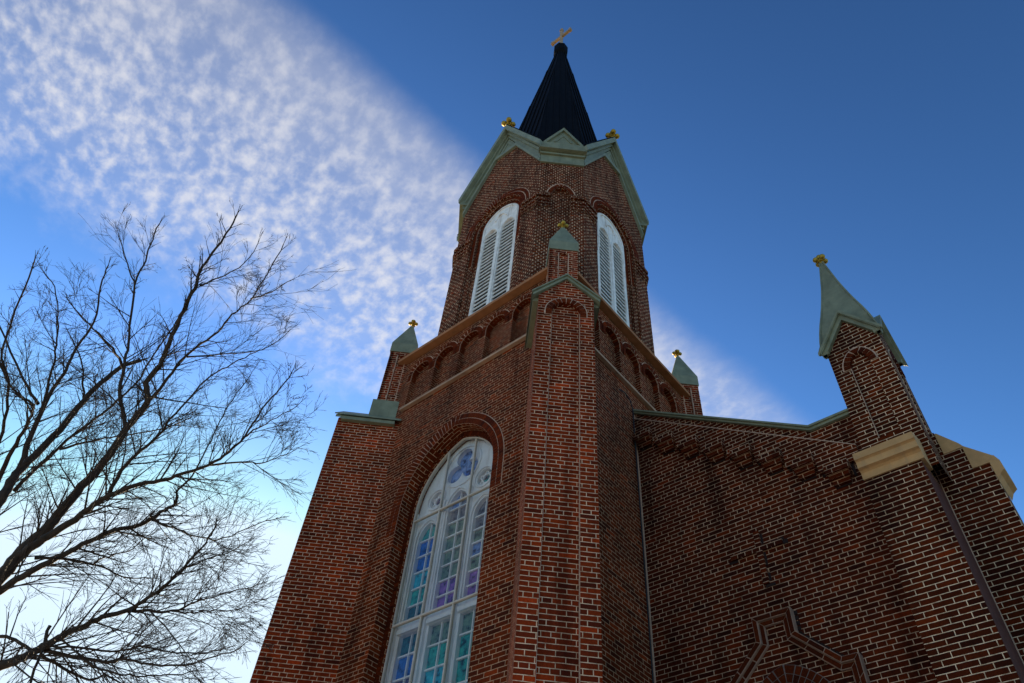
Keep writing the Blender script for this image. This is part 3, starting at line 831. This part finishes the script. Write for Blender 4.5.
    mx = N.new('ShaderNodeMixShader'); L.new(fc, mx.inputs[0]); L.new(tr.outputs[0], mx.inputs[1]); L.new(gs.outputs[0], mx.inputs[2]); L.new(mx.outputs[0], out.inputs[0])
    tcx = N.new('ShaderNodeTexCoord'); nn = N.new('ShaderNodeTexNoise'); nn.inputs['Scale'].default_value = 1.3; L.new(tcx.outputs['Object'], nn.inputs[0])
    bp = N.new('ShaderNodeBump'); bp.inputs['Distance'].default_value = .02; L.new(nn.outputs[0], bp.inputs['Height']); L.new(bp.outputs[0], gs.inputs['Normal'])
    s = MB(); pl = arch(.412, 3.40, 3.935, z0=z0, n=22)
    tri = tessellate_polygon([[Vector((q[0], q[1], 0)) for q in pl]])
    for tt in tri: s.face([f.p(*pl[i], 0) for i in tt])
    s.build('storm_glazing', m, win)
stained_window()

# ---- nave front wall
YN = -.04
NV = Fr(0, YN, 1, 0, 0, -1)
rake = lambda x: 4.335 - .683 * (x - 1.04)
XV, XP = 2.352, 2.62
def nave():
    mb = MB()
    out = [(AW - .02, G), (XP + .1, G), (XP + .1, 3.43), (XV, 3.43), (AW - .02, rake(AW - .02) - .006)]
    mb.prism(NV, out, -.35, 0)
    # upper band of the wall stands one half brick proud down to the corbels
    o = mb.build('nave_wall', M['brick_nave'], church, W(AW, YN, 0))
    # raking band
    b = MB()
    z = .094
    b.prism(NV, [(AW, rake(AW) - z), (XP - .03, rake(XP) - z), (XP - .03, rake(XP) - z + .006), (AW, rake(AW) - z + .006)], -.01, .037)
    b.build('raking_ledge', M['mortar'], o)
    st = MB(); P = []
    for k in range(8):
        x1 = 1.207 + .1875 * k; z1 = 3.995 - .1375 * k + .031
        x0 = AW + .002 if k == 0 else x1 - .1875
        P += [(x0, z1), (x1, z1)]
    P += [(XP - .03, P[-1][1]), (XP - .03, rake(XP) - z + .001), (AW + .002, rake(AW) - z + .001)]
    st.prism(NV, P, -.01, .034, back=False)
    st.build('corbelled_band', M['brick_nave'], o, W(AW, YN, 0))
    for k in range(8):
        x1 = 1.207 + .1875 * k; z1 = 3.995 - .1375 * k
        c = MB(); w = .145
        c.box(NV, x1 - w, x1, z1 - .030, z1 + .030, -.01, .078)
        c.box(NV, x1 - w + .008, x1 - .012, z1 - .060, z1 - .0305, -.01, .054)
        c.box(NV, x1 - w + .016, x1 - .024, z1 - .090, z1 - .0605, -.01, .030)
        c.box(NV, x1 + .001, x1 + .014, z1 - .060, z1 + .030, -.005, .012, mi=1)  # dark strips paint the shade gaps beside and under each corbel
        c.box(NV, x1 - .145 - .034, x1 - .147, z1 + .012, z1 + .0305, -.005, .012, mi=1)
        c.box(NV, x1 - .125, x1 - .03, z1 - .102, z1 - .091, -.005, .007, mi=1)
        c.build('corbel', [M['brick_nave'], M['soot_shade']], o, W(x1, YN, z1))
    g = MB()
    def rk(x, d): return (x, rake(x) + d)
    g.prism(NV, [rk(AW + .003, -.018), (XV, 3.44 - .02), (XV, 3.44), rk(AW + .003, .0)], -.38, .022)
    g.prism(NV, [rk(AW + .003, .0), (XV, 3.44), (XV, 3.456), rk(AW + .003, .016)], -.39, .034)
    g.box(NV, XV + .0005, XP + .02, 3.42, 3.44, -.38, .022); g.box(NV, XV + .0005, XP + .02, 3.44, 3.456, -.39, .034)
    g.build('nave_coping', M['green'], o)
    # brick hood over the door, below the camera's view
    h = MB(); X0 = 1.85
    O = [(-.117, 2.28), (.117, 2.28), (.117, 2.137), (.324, 1.94), (.410, 1.94), (.410, G), (-.410, G), (-.410, 1.94), (-.324, 1.94), (-.117, 2.137)]
    def inset(a): return [(-.117 + a, 2.28 - a), (.117 - a, 2.28 - a), (.117 - a, 2.137 - a * .45), (.324 - a * .45, 1.94 - a), (.410 - a, 1.94 - a), (.410 - a, G + .01), (-.410 + a, G + .01), (-.410 + a, 1.94 - a), (-.324 + a * .45, 1.94 - a), (-.117 + a, 2.137 - a * .45)]
    sh = lambda P: [(X0 + x, z) for x, z in P]
    h.prism(NV, sh(O), 0, .050, [sh(inset(.030))], mi=1)
    h.prism(NV, sh(inset(.031)), 0, .034, [sh(inset(.060))], mi=1)
    h.prism(NV, sh(inset(.059)), -.01, .016, back=False)
    hd = h.build('door_hood', [M['brick_nave'], M['mortar_mid']], church, W(X0, YN, 1.94))
    e = MB(); path = [9, 0, 1, 2, 3, 4]
    for lvl, (r0, r1, d) in enumerate(((.004, .026, .0505), (.035, .056, .0345))):
        A_ = sh(inset(r0)); B_ = sh(inset(r1)); C_ = [8] + path + [5]
        C_ = [6, 7, 8, 9, 0, 1, 2, 3, 4, 5]
        for i0, i1 in zip(C_, C_[1:]):
            l = math.hypot(A_[i1][0] - A_[i0][0], A_[i1][1] - A_[i0][1]); n = max(1, round(l / .0985)); gp = .0034 / l
            for k in range(n):
                f0, f1 = k / n + gp, (k + 1) / n - gp
                L_ = lambda P, f: (P[i0][0] + (P[i1][0] - P[i0][0]) * f, P[i0][1] + (P[i1][1] - P[i0][1]) * f)
                e.prism(NV, [L_(A_, f0), L_(A_, f1), L_(B_, f1), L_(B_, f0)], d - .01, d + .004, uv=(random.random() * 9, random.random() * 9))
    A_ = sh(O)
    for i0, i1 in zip([7, 8, 9, 0, 1, 2, 3], [8, 9, 0, 1, 2, 3, 4]):
        l = math.hypot(A_[i1][0] - A_[i0][0], A_[i1][1] - A_[i0][1]); tx, tz = (A_[i1][0] - A_[i0][0]) / l, (A_[i1][1] - A_[i0][1]) / l
        nx, nz = -tz, tx; s_ = .006; k_ = MB()
        while s_ + .012 < l:
            c = (A_[i0][0] + tx * s_, A_[i0][1] + tz * s_); w = min(.022, l - s_)
            k_.prism(NV, [c, (c[0] + tx * w, c[1] + tz * w), (c[0] + tx * w + nx * .018, c[1] + tz * w + nz * .018), (c[0] + nx * .018, c[1] + nz * .018)], -.005, .006)
            s_ += .031
        k_.build('dark_header_course', M['soot_shade'], hd)
    e.build('hood_course', M['voussoir_dark'], hd)
    v = MB()
    l = arch(.20, 1.62, 1.90, X0, 12, z0=1.5)
    voussoirs(v, NV, l, .0, .042, .0, .022); voussoirs(v, NV, l, .047, .09, .0, .022); ring(v, NV, l, -.003, .094, 0, .0185, mi=1)
    v.build('arch_course', [M['voussoir_dark'], M['mortar_dark']], hd)
    # small raised brick cross
    x = MB()
    x.box(NV, 1.832, 1.868, 2.48, 2.84, -.01, .018); x.box(NV, 1.66, 1.8318, 2.700, 2.735, -.01, .0182); x.box(NV, 1.8682, 2.0, 2.700, 2.735, -.01, .0182)
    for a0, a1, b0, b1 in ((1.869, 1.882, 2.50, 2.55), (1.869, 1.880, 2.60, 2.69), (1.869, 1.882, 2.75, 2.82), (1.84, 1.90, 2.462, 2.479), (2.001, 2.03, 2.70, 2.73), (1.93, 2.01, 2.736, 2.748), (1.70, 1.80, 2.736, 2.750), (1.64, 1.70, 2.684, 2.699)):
        x.box(NV, a0, a1, b0, b1, -.005, .005, mi=1)  # thin dark strips along parts of the cross edges
    x.build('brick_cross', [M['brick_nave'], M['soot_shade']], church, W(1.832, YN, 2.70))
    # lightning conductor and mortar fillet in the corner
    c = MB(); tube_pts(c, [W(AW + .022, YN - .055, z) for z in (G, 1, 2, 3, 4, 4.33)] + [W(AW + .022, YN - .09, 4.40), W(AW + .02, YN - .16, 4.43), W(AW + .02, YN - .24, 4.40)], [.011 * K / 2.2] * 9, 6)
    c.build('lightning_conductor', M['black'], church)
    c = MB(); c.box(NV, AW + .001, AW + .009, G, 4.30, -.01, .008); c.build('corner_joint', M['mortar'], church)
nave()

# ---- corner pier, its pinnacle and the side buttress
def pier():
    mb = MB(); PF = Fr(0, -.2, 1, 0, 0, -1)
    mb.box(PF, 2.590, 2.905, G, 2.85, -.6, 0)
    p = mb.build('corner_pier', M['brick_pier'], church, W(2.590, -.2, 0))
    e_ = MB(); e_.box(Fr(2.905, 0, 0, 1, 1, 0), -.196, .129, G, 2.80, -.01, .002); e_.build('pier_side_shade', M['shade_brick'], p)  # thin dark sheet: the shade of the pier's side put into its colour
    c = MB()
    c.prism(Fr(2.905, 0, 0, 1, 1, 0), [(-.210, 2.802), (-.210, 2.846), (-.222, 2.856), (-.243, 2.862), (-.243, 2.903), (-.250, 2.908), (-.259, 2.912), (-.259, 2.956), (-.08, 3.02), (-.08, 2.802)], -.315, .022)
    c.build('pier_cap', M['tan_pale'], p)
    # shaft
    HS = .175; XC, YC = 2.795, .095
    sh = MB()
    fr4 = [Fr(XC, YC - HS, 1, 0, 0, -1), Fr(XC + HS, YC, 0, 1, 1, 0), Fr(XC, YC + HS, -1, 0, 0, 1), Fr(XC - HS, YC, 0, -1, -1, 0)]
    for f in fr4:
        hole = arch(.062, 3.75, 3.865, 0, 8, z0=3.14)
        sh.prism(f, [(-HS, 2.83), (HS, 2.83), (HS, 3.93), (0, 4.19), (-HS, 3.93)], -.03, 0, [hole], back=False, hole_d0=-.022, osides=False)
        sh.prism(f, [(-.12, 3.0), (.12, 3.0), (.12, 3.92), (-.12, 3.92)], -.05, -.018, back=False)
    s = sh.build('corner_pinnacle', M['brick_pier'], church, W(XC - HS, YC - HS, 0))
    v = MB()
    for f in fr4:
        l = arch(.062, 3.75, 3.865, 0, 8, z0=3.745); voussoirs(v, f, l, .0, .044, -.02, .010, pitch=.031, gap=.006); ring(v, f, l, .002, .054, -.02, .004, mi=1)
        v.box(f, -.066, -.062, 3.14, 3.75, -.02, .003, mi=1)
    v.build('arch_course', [M['voussoir_dark'], M['mortar']], s)
    g = MB()
    for f in fr4:
        for q in (-1, 1):
            g.prism(f, [(q * .195, 3.945), (q * .205, 3.965), (0, 4.262), (0, 4.195), (q * .172, 3.945)][::q], -.02, .024)
            D_ = .040; E_ = .215
            g.prism(f, [(q * .202, 3.945), (q * E_, 3.965), (0, 4.285), (0, 4.25)][::q], D_ - .02, D_)
            top = [(0, 4.286, -HS), (0, 4.286, D_ + .004), (q * (E_ + .004), 3.963, D_ + .004)]; bot = [(a, z - .03, d) for a, z, d in top]
            for P_ in (top, bot): g.face([f.p(*v_) for v_ in P_])
            g.face([f.p(*top[1]), f.p(*top[2]), f.p(*bot[2]), f.p(*bot[1])])
    # concave spirelet; its foot runs down into the valleys behind the four gables
    prof = [(3.975, .200), (4.08, .187), (4.18, .171), (4.29, .150), (4.39, .128), (4.50, .106), (4.62, .084), (4.75, .062), (4.90, .041), (5.02, .024), (5.11, .012)]
    C = lambda h: [(-h, -h), (h, -h), (h, h), (-h, h)]
    def plan(h):
        out = []; i_ = min(.166, h * .985); e_ = min(.170, h * .97)
        for k in range(4):
            a_ = k * pi / 2; R_ = lambda x, y: (round(x * cos(a_) - y * sin(a_), 6), round(x * sin(a_) + y * cos(a_), 6))
            out += [R_(-h, -h), R_(-e_, -i_), R_(e_, -i_)]
        return out
    for (za, ha), (zb, hb) in zip(prof, prof[1:]):
        A, B_ = plan(ha), plan(hb)
        for i in range(12):
            j = (i + 1) % 12; g.face([W(XC + A[i][0], YC + A[i][1], za), W(XC + A[j][0], YC + A[j][1], za), W(XC + B_[j][0], YC + B_[j][1], zb), W(XC + B_[i][0], YC + B_[i][1], zb)])
    for i in range(4):
        tube_pts(g, [W(XC + C(h)[i][0], YC + C(h)[i][1], z) for z, h in prof], [.007 * K] * len(prof), 6)
    g.build('spirelet', M['green'], s)
    finial(XC, YC, 5.10, .10, s)
    # side buttress
    WF = Fr(0, .13, 1, 0, 0, -1); b = MB()
    b.prism(WF, [(2.80, G), (3.180, G), (3.180, 2.872), (3.092, 2.872), (3.092, 3.028), (2.99, 3.028), (2.99, 3.20), (2.80, 3.20)], -.185, 0)
    w = b.build('side_buttress', M['brick_pier'], church, W(3.18, .13, 0))
    t = MB()
    t.prism(WF, [(2.991, 3.029), (3.093, 3.029), (3.093, 2.873), (3.181, 2.873), (3.193, 2.80), (3.215, 2.905), (3.10, 3.035), (3.085, 3.065), (3.00, 3.185), (2.991, 3.185)], -.20, .006)
    t.prism(WF, [(3.1815, 2.74), (3.205, 2.78), (3.232, 2.80), (3.232, 2.86), (3.215, 2.905), (3.1815, 2.873)], -.205, .014)
    t.build('buttress_coping', M['tan_pale'], w)
    # mortar fillets
    m_ = MB(); m_.box(WF, 2.9075, 2.912, G, 3.0, -.01, .008); m_.build('corner_joint', M['mortar'], w)
pier()
# roof of the nave behind the raking wall
def nave_roof():
    r = MB()
    f = Fr(0, YN + .36, 1, 0, 0, -1)
    r.prism(f, [(-.9, rake(AW) - .25), (AW, rake(AW) - .25), (XV + .3, 3.20), (XV + .3, 3.1), (-.9, 3.1)], -9, 0)
    r.build('nave_roof', M['roof'], church)
    s = MB(); f = Fr(0, YN + .355, 1, 0, 0, -1); s.box(f, -.9, XV + .25, G, 3.09, -9, 0); s.build('side_wall', M['brick_nave'], church)
nave_roof()

# ------------------------------------------------------------------ the bare tree
def tree():
    random.seed(11)
    bark, N, L, b = new_mat('bark')
    tc = N.new('ShaderNodeTexCoord'); n = N.new('ShaderNodeTexNoise'); n.inputs['Scale'].default_value = 18; n.inputs['Detail'].default_value = 6
    mp = N.new('ShaderNodeMapping'); mp.inputs['Scale'].default_value = (1, 1, .35); L.new(tc.outputs['Object'], mp.inputs[0]); L.new(mp.outputs[0], n.inputs[0])
    L.new(ramp(N, L, n.outputs[0], [(.3, (.012, .008, .005)), (.7, (.048, .028, .016))]), b.inputs['Base Color']); b.inputs['Roughness'].default_value = .9
    bp = N.new('ShaderNodeBump'); bp.inputs['Distance'].default_value = .015; L.new(n.outputs[0], bp.inputs['Height']); L.new(bp.outputs[0], b.inputs['Normal'])
    FORK = (-150, 745, 11.5)
    def P(px, py, dist): return CAMP + ray(px, py) * dist
    # main limbs: outline points in picture coordinates, each laid at its own real distance
    limbs = [
     # (start dist, end dist, start width px, end width px, points)
     (11.5, 12.6, 24, 2.0, [(-150,745),(-55,640),(0,578),(23,551),(47,528),(60,512),(82,486),(103,463),(126.5,428),(147.5,402),(146,383),(160,365),(168.7,343),(185,308),(197,283),(200,271),(213,252),(227,233),(237,215)]),
     (12.0, 11.0, 6, 1.4, [(147.5,402),(160,388),(176,367),(194.5,348),(218,332),(232,315),(251,299),(267,273),(284,245)]),
     (12.0, 12.8, 3, 1.0, [(187,357),(220,354),(262,350),(290,330)]),
     (11.5, 10.9, 3, 1.0, [(251,299),(272,292),(291,280)]),
     (12.5, 13.3, 3, 1.0, [(200,285),(218,278),(244,264),(260,240)]),
     (12.0, 13.4, 7, 1.6, [(126.5,428),(120.6,400),(123,369),(127.6,350),(130,327),(134.7,285),(145,261),(150,245),(159,224)]),
     (13.0, 13.6, 3, 1.0, [(134.7,285),(127.6,264),(117,231)]),
     (12.4, 11.2, 5, 1.2, [(123,367),(112.4,348),(93.7,329),(77,313),(65.6,296)]),
     (11.8, 14.2, 20, 5, [(-150,745),(-90,640),(-35,545),(0,500),(10.5,482),(23,467),(47,444),(70,418),(84,400),(101,383),(122,367),(140,360)]),
     (13.4, 14.0, 6, 2, [(14,491),(35,470),(58,449),(77,432),(101,414),(122,397),(138,381),(150,360),(166,338),(178,318)]),
     (13.2, 12.0, 4, 1.4, [(60,449),(94,441),(117,436),(160,430),(190,418)]),
     (13.6, 14.2, 4, 1.5, [(84,400),(83,381),(81,360),(70,335)]),
     (13.2, 14.8, 11, 1.6, [(0,500),(21,465),(30,437),(42,411),(54,388),(66,370),(77,346),(94,322),(101,287),(108,266)]),
     (13.0, 12.2, 8, 2, [(-6,490),(9,456),(23,432),(33,411),(31.6,404),(14,390),(0,365),(-20,330)]),
     (13.4, 13.8, 5, 1.2, [(40,414),(52,370),(56,345),(58,320),(54,287),(42,271)]),
     (12.8, 13.4, 5, 1.5, [(38,404),(22,378),(0,326),(-20,300)]),
     (13.0, 12.4, 7, 2, [(-25,520),(-10,470),(5,420),(8,380),(2,350),(20,300),(35,262)]),
     (11.2, 9.8, 13, 1.6, [(20,556),(45,538),(75,520),(94,505),(110,496),(131,486),(160,481),(180,475),(208,465),(230,451),(244,437),(262,409),(281,388),(293,372)]),
     (10.4, 10.8, 4, 1.0, [(208,465),(240,462),(262,463),(281,456),(300,447)]),
     (10.2, 9.6, 3.5, 1.0, [(244,437),(258,428),(276,418),(300,404)]),
     (10.6, 11.4, 4, 1.2, [(176,493),(192,475),(208,447),(220,421),(232,400),(251,374)]),
     (11.0, 10.4, 7, 1.4, [(106,500),(122,470),(140,451),(160,434),(171,418),(190,397),(211,376),(232,364),(255,352)]),
     (11.4, 10.2, 14, 3, [(-60,648),(-20,606),(0,591),(23,576),(58,557),(82,545),(112,531),(145,523),(160,512),(171,507),(177,500),(176,493)]),
     (10.4, 9.8, 4, 1.2, [(150,516),(165,525),(184,532),(207,539),(228,537),(247,528),(270,520)]),
     (10.8, 11.6, 5, 1.4, [(35,558),(70,560),(94,564),(122,576),(150,578)]),
     (10.9, 10.5, 3, 1.2, [(94,564),(105,557),(126,552),(150,535)]),
     (10.8, 9.2, 17, 1.6, [(-150,745),(-70,700),(0,667),(19,659),(38,649),(58,638),(80,628),(103,617),(131,610),(138,604),(160,590),(177,574),(191,560),(203,546),(212,532),(217,522)]),
     (9.9, 9.4, 4, 1.2, [(183,568),(193,565),(212,558),(231,551),(247,542)]),
     (10.0, 9.2, 6, 1.3, [(125,611),(149,611),(172,611),(196,602),(207,598),(231,592),(256,585)]),
     (9.7, 9.4, 3, 1.0, [(172,611),(190,613),(210,611),(235,610),(261,600)]),
     (10.4, 9.8, 5, 1.6, [(40,649),(47,647),(75,647),(110,651),(140,647),(177,652),(214,652)]),
     (10.4, 9.0, 6, 1.6, [(40,650),(84,659),(110,662),(126,659),(160,666),(193,663),(224,654),(242,647)]),
     (10.4, 10.9, 5, 2, [(42,655),(63,667),(89,679),(105,675),(120,684),(140,690)]),
     (9.9, 9.6, 4, 1.6, [(84,661),(101,670),(129,675),(160,676),(188,673)]),
     (10.6, 11.2, 5, 4, [(30,651),(18,642),(0,636),(-30,632)]),
     (10.4, 10.0, 5, 3, [(50,626),(40,654),(30,682),(22,705)]),
     (11.0, 12.0, 8, 2, [(-60,696),(0,700),(60,700),(120,706),(180,700)]),
    ]
    root = empty('bare_tree', (0, 0, 0)); root['category'] = 'tree'
    root['label'] = 'leafless winter tree with dark spreading limbs and fine twigs beside the church'
    fork = P(*FORK)
    t = MB()
    base = Vector((fork.x - .5, fork.y + .3, -.1))
    root.location = (base.x, base.y, 0)
    pts = [base, base.lerp(fork, .3) + Vector((.08, 0, 0)), base.lerp(fork, .65) + Vector((.05, .05, 0)), fork]
    tube_pts(t, pts, [.36, .27, .25, .24], 14)
    tr = t.build('trunk', bark, root, recalc=False, smooth=True)
    inv = Matrix.Translation(-root.location)
    tr.matrix_parent_inverse = inv
    tw = MB(); count = [0]
    def smoothline(A, n):
        """Catmull-Rom resample"""
        out = []; m_ = len(A)
        for i in range(m_ - 1):
            p0, p1, p2, p3 = A[max(i - 1, 0)], A[i], A[i + 1], A[min(i + 2, m_ - 1)]
            for k in range(n):
                u = k / n; out.append(.5 * ((2 * p1) + (p2 - p0) * u + (2 * p0 - 5 * p1 + 4 * p2 - p3) * u * u + (3 * p1 - p0 - 3 * p2 + p3) * u ** 3))
        out.append(A[-1]); return out
    def rnd(): return Vector((random.gauss(0, 1), random.gauss(0, 1), random.gauss(0, 1))).normalized()
    out_dir = Vector((.35, -.1, .5)).normalized()
    def grow(p, d, length, r, lvl):
        count[0] += 1
        nseg = 4 if lvl < 3 else 3
        pts = [p]; rr = [r]; q = p.copy(); dd = d.copy()
        for i in range(nseg):
            dd = (dd + rnd() * (.09 if lvl < 3 else .12) + Vector((0, 0, -.005))).normalized()
            q = q + dd * length / nseg; pts.append(q.copy()); rr.append(max(r * (1 - .7 * (i + 1) / nseg), .0017))
        tube_pts(tw, pts, rr, 4 if lvl < 2 else 3)
        if lvl >= 4: return
        nch = {1: 6, 2: 5, 3: random.choice([1, 2, 3])}[lvl]
        if length < .3: nch = max(2, nch // 2)
        for k in range(nch):
            f = random.uniform(.15, .98); i = min(int(f * nseg), nseg - 1); w = f * nseg - i
            s = pts[i].lerp(pts[i + 1], w); ax = (pts[i + 1] - pts[i]).normalized()
            side = rnd().cross(ax).normalized(); ang = random.uniform(.3, .7)
            nd = (ax * cos(ang) + side * sin(ang)).normalized()
            L2 = length * random.uniform(.36, .64)
            grow(s, nd, L2, max(r * (1 - .7 * f) * random.uniform(.5, .7), .0026), lvl + 1)
    for (d0, d1, w0, w1, pp) in limbs:
        n = len(pp); A = []
        for i, (x, y) in enumerate(pp): A.append(P(x, y, d0 + (d1 - d0) * i / (n - 1)))
        B_ = smoothline(A, 4)
        wig = [Vector((0, 0, 0))] + [rnd() * .012 for _ in B_[1:]]
        B_ = [a + w for a, w in zip(B_, wig)]
        tot = len(B_) - 1; rad = []
        for i in range(tot + 1):
            f = i / tot; dist = d0 + (d1 - d0) * f
            rad.append((w0 + (w1 - w0) * f ** .5) / 2 / FPX * dist * .64)
        lm = MB(); tube_pts(lm, B_, rad, 10 if w0 > 8 else 6)
        o = lm.build('limb', bark, root, recalc=False, smooth=True); o.matrix_parent_inverse = inv
        # side branches
        i = 2 if w0 < 8 else 8
        while i < tot:
            f = i / tot
            ax = (B_[min(i + 1, tot)] - B_[i - 1]).normalized()
            scr = (B_[i] - CAMP).normalized()
            for _ in range(1 if random.random() < .55 else 2):
                side = rnd().cross(ax).normalized(); ang = random.uniform(.45, 1.0)
                nd = (ax * cos(ang) + side * sin(ang)).normalized()
                ln = max(random.uniform(.5, 1.4) * (1 - .84 * f), .25)
                grow(B_[i], nd, ln, min(rad[i] * .5, .009 + .006 * random.random()), random.choice([1, 2, 2]))
            i += random.choice([1, 1, 2, 2])
        for _ in range(2):
            grow(B_[-1], (B_[-1] - B_[-3]).normalized(), .18, rad[-1] * .7, 3)
    cr_ = tw.build('crown', bark, root, recalc=False); cr_.matrix_parent_inverse = inv
    print('TWIGS', count[0], len(tw.f))
tree()
